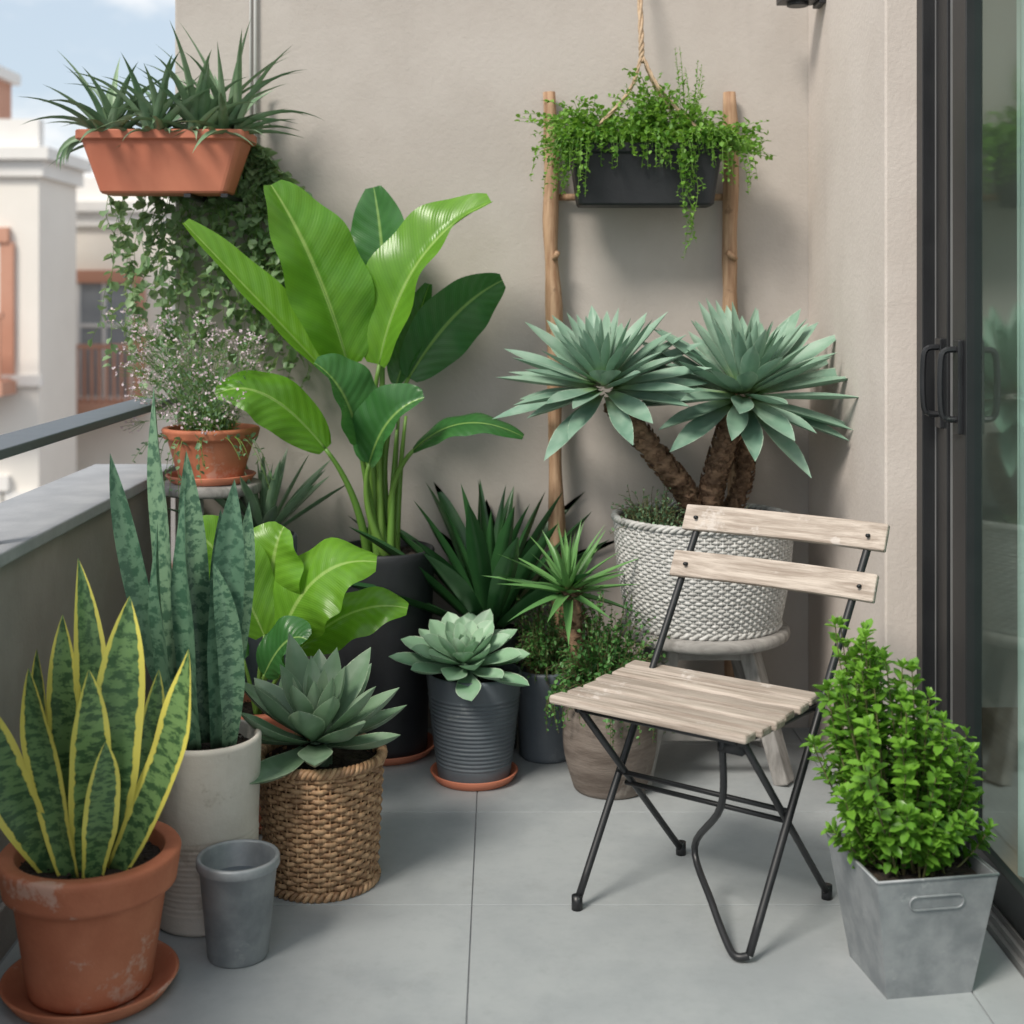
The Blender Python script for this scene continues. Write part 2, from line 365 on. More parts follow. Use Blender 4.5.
# ------------------------------------------------------------------ background
M_ground=surf('street_ground',(.10,.10,.10),(.16,.155,.15),.5,.9,.0)
mb=MB(); mb.add([(-900,-900,-9),(900,-900,-9),(900,1500,-9),(-900,1500,-9)],[(0,1,2,3)]); mb.done('ground',M_ground,None,False)
M_bw=surf('cream_render',(.78,.74,.68),(.84,.80,.74),.6,.9,.0); M_bw2=surf('pale_render',(.76,.70,.62),(.82,.77,.70),.6,.9,.0)
M_bt=surf('terracotta_trim',(.50,.25,.17),(.58,.32,.23),1,.85,.0); M_bg=surf('window_glass',(.25,.27,.29),(.33,.35,.37),1,.15,.0)
M_sh=surf('white_shutter',(.76,.74,.71),(.82,.80,.77),1,.7,.0); M_roof=surf('roof_tile',(.33,.17,.12),(.42,.24,.17),3,.9,.0)
def building(name,x0,x1,y0,y1,z1,wall,bays,floors,seedv):
    g=group(name,(0,0,0)); 
    mb=MB(); box2(mb,x0,x1,y0,y1,-9,z1); mb.done('walls',wall,g,False)
    mb=MB(); box2(mb,x0-.18,x1+.18,y0-.18,y1+.18,z1,z1+.16); box2(mb,x0-.08,x1+.08,y0-.08,y1+.08,z1-.22,z1-.003); box2(mb,x0,x1,y0,y0+.2,z1+.16,z1+.55)
    for f in range(floors): 
        zf=z1-3.3*(f+1)+.35; box2(mb,x0-.06,x1+.06,y0-.07,y0+.01,zf-.06,zf+.09)
    mb.done('cornices',M_sh,g,False)
    mg=MB();mf=MB();mt=MB();ms=MB(); bw=(x1-x0)/bays
    for b in range(bays):
        cx=x0+(b+.5)*bw
        for f in range(floors):
            zb=z1-3.3*(f+1)+.75; h=1.45; w=.42; terr=(b+f+seedv)%2==0
            if terr: zb-=.35; h=1.8
            box2(mg,cx-w,cx+w,y0-.015,y0+.05,zb,zb+h)
            for s in (-1,1): box2(mf,cx+s*w-.05,cx+s*w+.05,y0-.06,y0+.02,zb,zb+h)
            box2(mf,cx-.025,cx+.025,y0-.04,y0,zb,zb+h); box2(mf,cx-w,cx+w,y0-.04,y0,zb+h*.62,zb+h*.62+.05)
            tgt=mt if terr else ms
            box2(tgt,cx-w-.16,cx+w+.16,y0-.1,y0+.02,zb+h,zb+h+.2); box2(tgt,cx-w-.2,cx+w+.2,y0-.16,y0+.02,zb-.14,zb)
            if terr:
                for s in (-1,1): box2(mt,cx+s*(w+.13)-.09,cx+s*(w+.13)+.09,y0-.07,y0+.02,zb,zb+h)
                box2(mt,cx-w-.3,cx+w+.3,y0-.7,y0-.17,zb-.2,zb-.02)
                for q in range(13):
                    xx=cx-w-.25+q*(2*w+.5)/12; box2(mt,xx-.02,xx+.02,y0-.68,y0-.64,zb-.02,zb+.8)
                box2(mt,cx-w-.3,cx+w+.3,y0-.7,y0-.62,zb+.8,zb+.87)
            else:
                for s in (-1,1):
                    for q in range(9): box2(ms,cx+s*(w+.3)-.2,cx+s*(w+.3)+.2,y0-.06,y0-.02,zb+q*h/9+.02,zb+(q+1)*h/9-.02)
    for m_,nm,mt_ in ((mg,'windows',M_bg),(mf,'window_frames',M_sh),(mt,'terracotta_trim',M_bt),(ms,'shutters',M_sh)): 
        if m_.v: m_.done(nm,mt_,g,False)
    return g
b1=building('apartment_building',-13.8,-6.15,18,19.6,3.1,M_bw,4,4,1)
b2=building('apartment_building',-9.0,2.4,21,29,2.6,M_bw2,6,4,1)
b3=building('apartment_building',-34,-14.6,22,34,4.2,M_bw2,9,4,1)
b4=building('apartment_building',-30,9,46,58,4.4,M_bw,13,4,0)
mb=MB(); box2(mb,-7.75,-6.95,18.4,19.2,3.1,4.3,0); box2(mb,-7.85,-6.85,18.3,19.3,4.3,4.45,1)
for i in range(3): tube(mb,[(-7.6+.25*i,18.8,4.45),(-7.6+.25*i,18.8,4.75)],.09,10,2)
mb.done('chimneys',[M_bt,M_sh,M_roof],b1,False)

# ------------------------------------------------------------------ pots
def soil(mb,r,z,mat=1,n=40):
    vs=[(0,0,z+.006)];rings=9
    for i in range(1,rings+1):
        for j in range(n):
            a=2*math.pi*j/n; rr=r*i/rings
            vs.append((rr*math.cos(a),rr*math.sin(a),z+noise.noise(Vector((rr*math.cos(a)*45,rr*math.sin(a)*45,r*70)))*.008))
    fs=[(0,1+j,1+(j+1)%n) for j in range(n)]+[(1+i*n+j,1+i*n+(j+1)%n,1+(i+1)*n+(j+1)%n,1+(i+1)*n+j) for i in range(rings-1) for j in range(n)]
    mb.add(vs,fs,None,0,mat)
    for _ in range(90):
        a=R(0,6.3); q=r*math.sqrt(R(0,.92)); s=R(.002,.006)
        p=Vector((q*math.cos(a),q*math.sin(a),z+.004)); vs=[p+Vector(o)*s for o in ((1,0,0),(-1,0,.2),(0,1,0),(0,-1,.1),(0,0,1),(0,0,-1))]
        mb.add(vs,[(0,2,4),(2,1,4),(1,3,4),(3,0,4)],None,R(0,1),mat)
def pot(g,rb,rt,h,mat,wall=.012,rim=0,rimh=.0,ribs=None,sz=None,z0=0.0,bulge=0,name='pot'):
    pr=[(0,z0),(rb-.006,z0),(rb,z0+.006)]; N=90 if ribs else 30
    for i in range(1,N+1):
        t=i/N; r=lerp(rb,rt,t)+bulge*math.sin(math.pi*t); z=z0+.006+(h-.012)*t
        if rim and z>z0+h-rimh: r=r+rim
        if ribs and ribs[0]<=t<=ribs[1]: r+=ribs[3]*math.sin(t*ribs[2]*2*math.pi)
        pr.append((r,z))
    ro=rt+(rim or 0)
    pr+=[(ro-.003,z0+h-.001),(ro-.006,z0+h),(rt-wall+.003,z0+h),(rt-wall,z0+h-.004),(rt-wall-.004,z0+h-.05 if h>.1 else z0+h-.02)]
    mb=MB(); lathe(mb,pr); soil(mb,rt-wall-.002,z0+h-(sz or .03)); return mb.done(name,[mat,M_soil],g)
def saucer(g,r,mat,h=.022):
    mb=MB(); lathe(mb,[(0,.0),(r*.85,.0),(r*.88,.002),(r,h-.002),(r-.003,h),(r-.008,h-.002),(r*.84,.006),(0,.006)]); return mb.done('saucer',mat,g)

# 1 variegated snake plant
g=group('potted_snake_plant',(-.734,2.42,0))
saucer(g,.155,M_terra,.03); pot(g,.108,.143,.245,M_terra,.014,.016,.062,sz=.03,z0=.008)
mb=MB()
def sn(bx,by,tx,ty,tz,w,bow=0,bz=.215,roll=0,mbx=None,nac=6,fold=.22):
    b=Vector((bx,by,bz)); t_=Vector((tx,ty,tz)); m_=(b+t_)/2+Vector((bow,R(-.03,.03),.02))
    nh=Vector((R(-.5,.5),-1,.1))
    blade(mbx,bez(b,m_,t_,22),w,sword,Nh=nh,fold=fold,nac=nac,thick=.12,roll=roll,twist=R(-.8,.8),wave=.10,wf=12)
for a in [(-.05,-.03,-.18,-.08,.56,.082,-.03),(-.03,.03,-.06,.03,.665,.062,-.02),(0,.03,-.035,.04,.765,.06,.025),(.03,.0,.07,.0,.705,.09,.0),
          (.05,-.02,.185,-.04,.62,.075,.055),(.0,-.04,.015,-.06,.59,.070,.01),(-.02,-.05,-.08,-.09,.60,.065,-.02),(.05,.04,.11,.05,.56,.05,.02),(-.06,.0,-.11,.04,.60,.055,-.02),(.02,-.06,.05,-.08,.47,.06,.01),(-.045,.05,-.13,.09,.50,.05,0)]:
    sn(*a,mbx=mb)
mb.done('leaves',L_snake,g)

# 2 tall snake plant in cream pot
g=group('potted_snake_plant',(-.592,2.71,0))
pot(g,.100,.112,.365,M_cream,.012,ribs=(.08,.5,34,.0016),sz=.03)
mb=MB()
for a in [(-.04,.0,-.108,.02,1.065,.064,-.01),(-.05,.02,-.185,-.02,.93,.05,-.03),(0,.02,-.045,.03,.93,.06,0),(.03,-.01,.065,-.03,.88,.066,.0),(.03,.03,.075,.07,.82,.05,.01),(-.01,-.03,-.03,-.05,.86,.062,-.01),(.01,.04,.01,.1,.80,.05,.01),(.05,-.02,.03,-.06,.72,.05,.04),(-.05,-.02,-.08,-.06,.80,.05,-.02)]:
    sn(*a,bz=.34,mbx=mb,fold=.4)
mb.done('leaves',L_snake2,g)

# 3 small gray bucket pot
g=group('gray_flower_pot',(-.494,2.547,0)); mb=MB()
lathe(mb,[(0,0),(.054,0),(.057,.004),(.072,.165),(.076,.168),(.078,.172),(.078,.184),(.076,.188),(.071,.188),(.069,.184),(.055,.02),(0,.02)])
lathe(mb,[(0,.14),(.066,.14)],mat=1); mb.done('pot',[M_galv,M_slate],g)

# 4 wicker basket + agave
def wicker(g,r0,r1,h,rows,stakes,mat,amp=.004,z0=0.0,bulge=0,rim=.011,lin=None):
    mb=MB(); Mn=stakes*3
    for kk in range(rows):
        t=(kk+.5)/rows; z=z0+t*h; r=lerp(r0,r1,t)+bulge*math.sin(math.pi*t); vs=[]; cr=5; rd=R(0,1); zj=R(-.0008,.0008)
        hh=h/rows*.56; 
        for i in range(Mn):
            a=2*math.pi*i/Mn; rr=r+amp*math.cos(a*stakes/2+kk*math.pi)
            zz=z+zj+.0008*math.sin(a*7+kk)
            for c_ in range(cr):
                b=2*math.pi*c_/cr; q=rr+math.cos(b)*hh*.6; vs.append((q*math.cos(a),q*math.sin(a),zz+math.sin(b)*hh))
        for i in range(Mn):
            mb.add([vs[((i+o)%Mn)*cr+c_] for o in (0,1) for c_ in range(cr)],[(c_,(c_+1)%cr,cr+(c_+1)%cr,cr+c_) for c_ in range(cr)],None,(rd+.15*math.sin(i*.21+kk))%1,0)
    for i in range(stakes):
        a=2*math.pi*(i+.0)/stakes
        tube(mb,[((lerp(r0,r1,t)+bulge*math.sin(math.pi*t))*math.cos(a),(lerp(r0,r1,t)+bulge*math.sin(math.pi*t))*math.sin(a),z0+h*t) for t in [q/6 for q in range(7)]],.0026,5,0,R(0,1))
    for (rr,zz,ph) in ((r1,z0+h,0),(r1,z0+h,2.1),(r1,z0+h,4.2),(r0,z0+.008,0),(r0,z0+.008,3.1)):
        P=[((rr+rim*.6*math.cos(a*26+ph))*math.cos(a),(rr+rim*.6*math.cos(a*26+ph))*math.sin(a),zz+rim*.6*math.sin(a*26+ph)) for a in [2*math.pi*q/220 for q in range(221)]]
        tube(mb,P,rim*.5,6,0,R(0,1),False)
    lathe(mb,[(0,z0+.004),(r0-.008,z0+.004)]+[(lerp(r0,r1,t)+bulge*math.sin(math.pi*t)-.005,z0+h*t) for t in [q/8 for q in range(9)]],mat=1)
    soil(mb,r1-.008,z0+h-.022,2)
    mb.done('basket',[mat,lin or M_dark,M_soil],g)
RX=lambda d:Matrix.Rotation(D(d),3,'X')
RY=lambda d:Matrix.Rotation(D(d),3,'Y')
g=group('agave_in_wicker_basket',(-.382,2.885,0))
wicker(g,.116,.13,.265,26,34,M_wick,amp=.0035)
mb=MB()
rosette(mb,(-.01,-.01,.325),30,.205,.074,D(80),D(0),agv,.4,-.25,.3,Lin=.5,r0=.022,seg=10,drop=.035,nac=6,tilt=RX(12),rw=1.9)
tube(mb,[(0,0,.22),(0,0,.33)],.024,8); mb.done('leaves',L_agb,g)

# 5 bird of paradise
g=group('bird_of_paradise_plant',(-.318,3.70,0))
saucer(g,.145,M_terra2,.025); pot(g,.118,.139,.55,M_black,.01,z0=.008,sz=.02)
mb=MB()
def ban(b,t_,w,y=0,bend=(0,0,0),nh=(0,-1,.15),mat=0,root=(0,0),fold=.3,wave=.06,roll=0,stem=True,twist=0,cup=.15):
    b=Vector((b[0],y*.6,b[1])); t_=Vector((t_[0],y,t_[1])); m_=(b+t_)/2+Vector(bend)
    P=bez(b,m_,t_,30); blade(mb,P,w,paddle,Nh=nh,fold=fold,nac=10,wave=wave,wf=19,mat=mat,roll=roll,twist=twist,rnd=R(.2,.9),cup=cup)
    tube(mb,[p+Vector(nh).normalized()*-.002 for p in P],[lerp(.0045,.001,i/29) for i in range(30)],6,2,.6)
    r=Vector((root[0],root[1],.52)); d=(P[1]-P[0]).normalized()
    if stem:
        Q=bez(r,b-d*(b-r).length*.45,b,14); tube(mb,Q,[lerp(.013,.0055,i/13) for i in range(14)],8,2,R(0,1))
ban((-.095,1.06),(-.30,1.545),.245,-.06,(.03,-.06,.05),(.45,-1,.1),0,(-.02,-.02),.55,twist=.35,wave=.10)
ban((-.005,1.2),(-.035,1.55),.19,.07,(.02,.0,0),(-.3,-1,.1),1,(0,.03),.4)
ban((-.01,1.06),(.295,1.50),.21,-.05,(-.08,-.05,.12),(-.5,-1,.25),0,(.02,-.02),.7,twist=-.6,wave=.10)
ban((.066,1.02),(.325,1.29),.18,.05,(-.01,0,.07),(.2,-1,-.15),1,(.03,.02),.3,twist=.2)
ban((-.14,1.03),(-.52,1.44),.125,-.12,(.02,0,-.02),(.7,-.7,.5),0,(-.04,0),.8)
ban((-.145,.84),(-.42,.99),.16,-.2,(-.02,-.02,.14),(-.2,-.75,.7),0,(-.04,-.03),.3,cup=.4)
ban((-.06,.86),(-.17,1.07),.19,-.16,(.03,-.02,.05),(.5,-1,.2),1,(-.01,-.04),.6,roll=.3,twist=.5)
ban((-.03,.80),(.12,.98),.15,-.17,(-.03,-.02,.06),(-.5,-1,.3),1,(.02,-.04),.8,twist=-.4)
ban((.085,.83),(.38,.87),.12,-.1,(-.02,-.02,.11),(0,-.45,1),1,(.04,0),.35,cup=.4)
ban((.03,1.0),(.12,1.28),.10,.08,(.0,0,0),(-.5,-1,0),1,(.02,.04),.6)
for a in range(7):
    an=a*.9; tube(mb,bez((.03*math.cos(an),.03*math.sin(an),.5),(.035*math.cos(an),.035*math.sin(an),.7),(.06*math.cos(an),.05*math.sin(an),.85+R(0,.1)),10),[lerp(.014,.004,i/9) for i in range(10)],8,2,R(0,1))
mb.done('leaves',[L_ban,L_ban2,L_stem],g)

# 5b broad leaf plant in terracotta
g=group('potted_broadleaf_plant',(-.58,3.22,0))
saucer(g,.12,M_terra2); pot(g,.085,.115,.27,M_terra2,.012,.012,.05,z0=.008)
mb=MB()
def bl(b,t_,w,y,bend,nh,mat,fold=.3,roll=0,cup=.2,tw=0):
    b=Vector((b[0],y*.5,b[1])); t_=Vector((t_[0],y,t_[1])); P=bez(b,(b+t_)/2+Vector(bend),t_,22)
    blade(mb,P,w,paddle,Nh=nh,fold=fold,nac=10,wave=.12,wf=15,mat=mat,roll=roll,rnd=R(.5,1),cup=cup,twist=tw)
    tube(mb,bez((0,0,.24),(b.x*.3,b.y*.3,b.z-.08),b,10),[lerp(.008,.004,i/9) for i in range(10)],6,2,.6)
bl((.02,.44),(-.16,.70),.17,-.03,(.0,0,.08),(.4,-1,.3),0,.5,tw=.3)
bl((.06,.43),(.29,.62),.23,-.05,(-.04,-.03,.12),(-.1,-.8,.7),0,.3,cup=.4,tw=-.4)
bl((.1,.40),(.36,.50),.15,.0,(.0,0,.08),(.1,-.6,.8),0,cup=.4)
bl((.03,.46),(.06,.69),.21,.03,(-.02,0,.05),(-.3,-1,.1),0,.5,tw=-.3)
bl((-.03,.38),(-.2,.45),.13,-.02,(.0,0,.1),(0,-.5,1),1)
bl((.03,.36),(.14,.46),.13,-.14,(.0,0,.07),(0,-.7,.8),1)
mb.done('leaves',[L_ban,L_ban2,L_stem],g)

# 6 echeveria
g=group('potted_echeveria',(-.067,3.49,0))
saucer(g,.114,M_terra2,.025); pot(g,.094,.124,.27,M_slate,.01,z0=.008,ribs=(.12,.82,24,.0022),sz=.02)
mb=MB(); rosette(mb,(-.025,-.03,.325),40,.165,.066,D(84),D(0),spoon,.3,-.15,.3,Lin=.35,r0=.02,seg=10,drop=.035,nac=6,rw=1.2,tilt=RX(16),pw=.75)
tube(mb,[(0,0,.24),(-.02,-.02,.33)],.022,8); mb.done('leaves',L_ech,g)

# 7 dark agave
g=group('potted_dark_agave',(-.03,3.72,0))
pot(g,.075,.088,.33,M_black,.01)
mb=MB(); rosette(mb,(0,0,.34),34,.46,.066,D(88),D(32),lance,.3,.25,.45,Lin=.8,r0=.03,seg=12,drop=.01)
mb.v=[(x,min(y,.165),z) for x,y,z in mb.v]; mb.done('leaves',L_aloe,g)

def herb(g,c,rx,ry,rz,n,L,W,mat,mats=None,sp=.012,zb=.2,r0=.05,steps=7):
    mb=MB(); c=Vector(c)
    for i in range(n):
        a=R(0,6.283); q=math.sqrt(R(0,1)); ph=math.acos(R(-.15,1))
        k_=R(.6,1.08)*(1+.22*math.sin(3*a+rx*50))
        e=Vector((rx*math.sin(ph)*math.cos(a),ry*math.sin(ph)*math.sin(a),rz*math.cos(ph)))*k_+c
        s=c+Vector((r0*rx/max(rx,ry)*math.cos(a)*q,r0*ry/max(rx,ry)*math.sin(a)*q,-.02))
        m_=(s+e)/2+Vector((R(-.02,.02),R(-.02,.02),rz*.35))
        strand(mb,bez(s,m_,e,steps),sp,L,W,zb=zb,start=.25)
    return mb
g=group('potted_thyme',(.125,3.66,0)); pot(g,.072,.082,.24,M_slate,.01)
herb(g,(0,0,.24),.13,.11,.22,190,.018,.012,L_herb).done('foliage',[L_herb,L_twig],g)

# 8 barrel pot w/ herb + yucca
g=group('potted_yucca',(.278,3.42,0)); pot(g,.092,.112,.225,M_barrel,.012,bulge=.016)
mb=herb(g,(-.015,.0,.25),.15,.12,.23,340,.019,.014,L_herb)
for i in range(34):
    a=R(2.5,6.2); p=Vector((.1*math.cos(a),.1*math.sin(a),.24)); o=Vector((math.cos(a),math.sin(a),0))
    strand(mb,bez(p,p+o*.07+Vector((0,0,.03)),p+o*R(.03,.07)-Vector((0,0,R(.03,.11))),8),.010,.016,.011,start=.1)
mb.done('foliage',[L_herb,L_twig],g)
mb=MB(); tube(mb,[(-.06,.0,.2),(-.085,.02,.38),(-.10,.02,.50)],[.018,.02,.024],10,1,0)
for i in range(60):
    a=R(0,6.3); z=R(.36,.5); blade(mb,arc((-.09+.018*math.cos(a),.02+.018*math.sin(a),z),a,.9,.03,.6,4),.014,spike,S=(-math.sin(a),math.cos(a),0),mat=1)
rosette(mb,(-.105,.02,.51),38,.20,.031,D(86),D(-12),spike,.2,.2,.45,Lin=.75,r0=.014,seg=9,drop=.03,tilt=RX(10))
mb.done('yucca_crown',[L_yuc,M_trunk],g)

# 9 stool + basket with agave trees
g=group('wooden_stool',(.541,3.6,0))
mb=MB(); lathe(mb,[(0,.345),(.218,.345),(.226,.350),(.228,.360),(.226,.370),(.220,.376),(0,.376)]); mb.done('seat',M_stool,g)
mb=MB()
for s1 in (-1,1):
    for s2 in (-1,1):
        p0=Vector((s1*.10,s2*.10,.345)); p1=Vector((s1*.185,s2*.155,0)); d=(p1-p0)
        rot=(p0-p1).to_track_quat('Z','Y').to_matrix(); box(mb,(p0+p1)/2+Vector((0,0,.002)),(.052,.04,d.length),rot)
for s1 in (-1,1):
    box(mb,(0,s1*.128,.12),(.26,.022,.034)); box(mb,(s1*.152,0,.16),(.022,.23,.034)); box(mb,(0,s1*.1,.325),(.2,.02,.045))
mb.done('legs',M_stool,g,False,bevel=.004)
g=group('tree_agave_in_basket',(.541,3.6,.377))
wicker(g,.198,.234,.28,34,96,M_wickw,amp=.0024,bulge=.008,rim=.010,lin=M_darkw)
mb=MB()
def trunk(P,r0,r1):
    Q=smooth_path(P,14); n=len(Q); tube(mb,Q,[lerp(r0,r1,i/n)*(1+.13*((i*7)%3-1)) for i in range(n)],12,1,0)
    for i in range(n*7):
        k_=R(0,1)*(n-2); p=Q[int(k_)]; T=(Q[int(k_)+1]-p).normalized(); o=T.orthogonal().normalized(); o=Matrix.Rotation(R(0,6.3),3,T)@o
        rr=lerp(r0,r1,k_/n); b=p+o*rr*.8
        leaflet(mb,b,(o*.7+T),o,.022,.018,mat=1)
tL=[(-.0,0,.24),(-.05,-.04,.35),(-.13,-.07,.45),(-.25,-.06,.60)]; tR=[(.02,0,.24),(.02,-.03,.36),(.05,-.04,.47),(.09,-.03,.585)]
trunk(tL,.026,.03); trunk(tR,.028,.032); trunk([(.05,.02,.24),(.11,.03,.36),(.12,.03,.50)],.018,.022)
rosette(mb,(-.275,-.06,.665),72,.262,.056,D(86),D(-14),agv,.22,.0,.35,Lin=.55,r0=.026,seg=9,drop=.055,tilt=RY(-12)@RX(20),pw=.9,jit=.25)
rosette(mb,(.105,-.05,.645),80,.30,.060,D(86),D(-14),agv,.22,.0,.35,Lin=.55,r0=.028,seg=9,drop=.055,tilt=RY(6)@RX(20),pw=.9,jit=.25)
mb.v=[(x,min(y,.285),z) for x,y,z in mb.v]
mb.done('agave_trees',[L_agv,M_trunk],g)
h=herb(g,(-.14,-.09,.27),.10,.08,.12,120,.015,.010,L_herb2); h.done('ground_cover',[L_herb2,L_twig],g)
h=herb(g,(.09,-.1,.265),.09,.07,.05,50,.014,.009,L_herb2); h.done('ground_cover',[L_herb2,L_twig],g)

# 10 wooden poles, black trough, rope, fern
g=group('wooden_trellis')
for X,Y0,zt in ((.145,3.79,1.83),(.660,3.82,1.83)):
    mb=MB(); P=smooth_path([(X+R(-.008,.008)+(.03*(1-q) if X<.3 else 0),lerp(Y0,3.868,q),zt*q) for q in [i/9 for i in range(10)]],5)
    tube(mb,P,[.0215+.007*noise.noise(Vector((X*9,0,i*.3))) for i in range(len(P))],14,0,X)
    for zz in (.6,1.0,1.35): tube(mb,[(X+.01,3.83,zz),(X+.018*(1 if X<.3 else -1),3.815,zz+.02)],.008,8,0,.3)
    ob=mb.done('pole',M_pole,g)
mb=MB(); tube(mb,[(.13,3.874,1.53),(.68,3.874,1.53)],.010,8); mb.done('rail',M_pole,g)
def trough(g,w0,w1,d0,d1,h,mat,lip=.01):
    mb=MB()
    def ring(w,d,z,r=.02):
        vs=[]
        for sx,sy,a0 in ((1,1,0),(-1,1,90),(-1,-1,180),(1,-1,270)):
            for q in range(5): a=D(a0+q*22.5); vs.append((sx*(w/2-r)+r*math.cos(a),sy*(d/2-r)+r*math.sin(a),z))
        return vs
    rs=[ring(w0-.01,d0-.01,0),ring(w0,d0,.006),ring(lerp(w0,w1,.85),lerp(d0,d1,.85),h-.03),ring(w1,d1,h-.028),ring(w1+lip,d1+lip,h-.024),ring(w1+lip,d1+lip,h-.003),ring(w1+lip-.004,d1+lip-.004,h),ring(w1-.01,d1-.01,h),ring(w1-.016,d1-.016,h-.03)]
    n=20; vs=[p for r_ in rs for p in r_]
    fs=[(i*n+j,i*n+(j+1)%n,(i+1)*n+(j+1)%n,(i+1)*n+j) for i in range(len(rs)-1) for j in range(n)]+[tuple(range(n))[::-1]]
    mb.add(vs,fs); mb.add(rs[-1],[tuple(range(n))],None,0,1); return mb.done('trough',[mat,M_soil],g,False,bevel=.0015)
g=group('hanging_fern_planter',(.402,3.76,1.495)); trough(g,.375,.42,.12,.15,.17,M_black)
mb=MB()
def rope(P,r):
    Q=smooth_path(P,16)
    for ph in (0,2.09,4.19):
        W=[]
        for i,p in enumerate(Q):
            T=(Q[min(i+1,len(Q)-1)]-Q[max(i-1,0)]).normalized(); o=T.orthogonal().normalized(); B=T.cross(o); a=i*.55+ph
            W.append(p+o*math.cos(a)*r*.55+B*math.sin(a)*r*.55)
        tube(mb,W,r*.55,5,0,R(0,1))
rope([(-.01,.125,1.0),(-.008,.10,.8),(-.01,.0,.50),(-.008,-.01,.40)],.008)
for sx,sy in ((-1,-1),(-1,1),(1,-1),(1,1)): rope([(-.008,-.01,.42),(sx*.05,sy*.03,.31),(sx*.19,sy*.065,.16)],.005)
mb.done('rope',M_rope,g)
mb=MB(); tube(mb,[(-.01,.139,1.0),(-.01,.11,1.0),(-.01,.1,1.02)],.005,8); mb.done('hook',M_iron,g)
mb=MB()
for i in range(540):
    x=R(-.17,.19); y=R(-.05,.05); a=R(0,6.283); s=Vector((x,y,.15))
    lump=1+.3*math.sin(x*31)+.2*math.sin(x*67+1)
    up=R(.03,.18)*(1-.45*abs(x)/.2)*lump; out=R(.03,.12)
    e=s+Vector((math.cos(a)*out+x*.45,math.sin(a)*out*.7-.02,up-R(-.02,.06)))
    if e.y>.10: e.y=.10
    m_=s+Vector(((e.x-s.x)*.3+R(-.02,.02),(e.y-s.y)*.3,up*1.0))
    strand(mb,bez(s,m_,e,6),.0115,.021,.018,zb=.2,start=.3,taper=.7,fwd=.1)
for i in range(120):
    x=R(-.2,.2); s=Vector((x,-.06,.16)); dn=R(-.02,.09)*(1.5 if abs(x)>.13 or .05<x<.1 else .8)
    if i<35: x=R(-.21,-.14); s.x=x; dn=R(.0,.15)
    e=s+Vector((R(-.06,.06)+x*.3,R(-.08,-.02),-dn)); strand(mb,bez(s,s+Vector(((e.x-x)*.8,-.06,.08)),e,7),.010,.019,.016,start=.2,fwd=.1)
for i in range(9):
    x=R(.07,.13); s=Vector((x,-.07,.15)); ln=R(-.36,-.1); P=smooth_path([s,s+Vector((R(-.01,.02),-.04,-.03))]+[s+Vector((R(-.02,.03),-.04+R(-.01,.01),ln*q)) for q in (.35,.6,.8,1)],3) ; strand(mb,P,.012,.018,.015,start=.05,fwd=.1)
for i in range(9):
    s=Vector((.11+R(-.02,.02),0,.2)); e=s+Vector((R(-.03,.04),R(-.02,.02),R(.12,.25))); strand(mb,bez(s,(s+e)/2+Vector((.01,0,0)),e,8),.006,.020,.010,start=.1,taper=.35)
mb.done('fern',[L_fern,L_stem],g)

# 11 terracotta hanging trough
g=group('hanging_trough_planter',(-.915,3.72,1.525)); trough(g,.35,.45,.12,.17,.17,M_terra2,.014)
mb=MB()
for x in (.06,.16): box2(mb,x,x+.018,.09,.179,.13,.145); box2(mb,x,x+.018,.170,.179,.0,.15); box2(mb,x,x+.018,-.07,.179,-.012,-.002)
mb.done('bracket',M_iron,g,False)
mb=MB()
for cx,n_,L_ in ((-.15,30,.26),(-.03,36,.30),(.09,36,.33),(.17,28,.31)):
    for i in range(n_):
        az=i*2.4+R(-.3,.3); e=R(D(12),D(88)); L=L_*R(.7,1.15)
        P=arc((cx+R(-.02,.02),R(-.03,.03),.15),az,e,L,R(.4,1.4),10)
        if max(p.y for p in P)>.17: P=[Vector((p.x,min(p.y,.16),p.z)) for p in P]
        blade(mb,P,R(.028,.044),spike,S=(-math.sin(az),math.cos(az),0),fold=.45,thick=.3)
for i in range(12):
    az=R(3.3,6.1); P=arc((R(-.2,.2),-.06,.15),az,.6,R(.10,.15),R(1.0,1.6),10); blade(mb,P,.024,spike,S=(-math.sin(az),math.cos(az),0),fold=.4,thick=.3)
for i in range(6):
    P=arc((-.2,R(-.04,.04),.15),math.pi+R(-.5,.5),.5,R(.12,.18),2.2,10); blade(mb,P,.026,spike,Nh=(0,-1,.3),fold=.4,thick=.3)
mb.done('spiky_leaves',L_till,g)
mb=MB()
for i in range(66):
    x=R(-.19,.33) if i%3 else R(.1,.36); s=Vector((min(.2,x*.9),.06,.15)); L=R(.3,.74) if x>-.1 else R(.3,.6)
    P=[s,s+Vector((0,.05,.01)),s+Vector((R(-.02,.02)+(x-s.x),.04,-.14))]
    for q in range(int(L/.08)): P.append(P[-1]+Vector((R(-.03,.03),R(-.03,.02),-.07)))
    P=[Vector((p.x,min(p.y,.165),p.z)) for p in P]
    strand(mb,smooth_path(P,3),.020,.040,.032,sr=.0014,zb=-.15,start=.12,taper=.7)
mb.done('trailing_vine',[L_vine,L_stem],g)

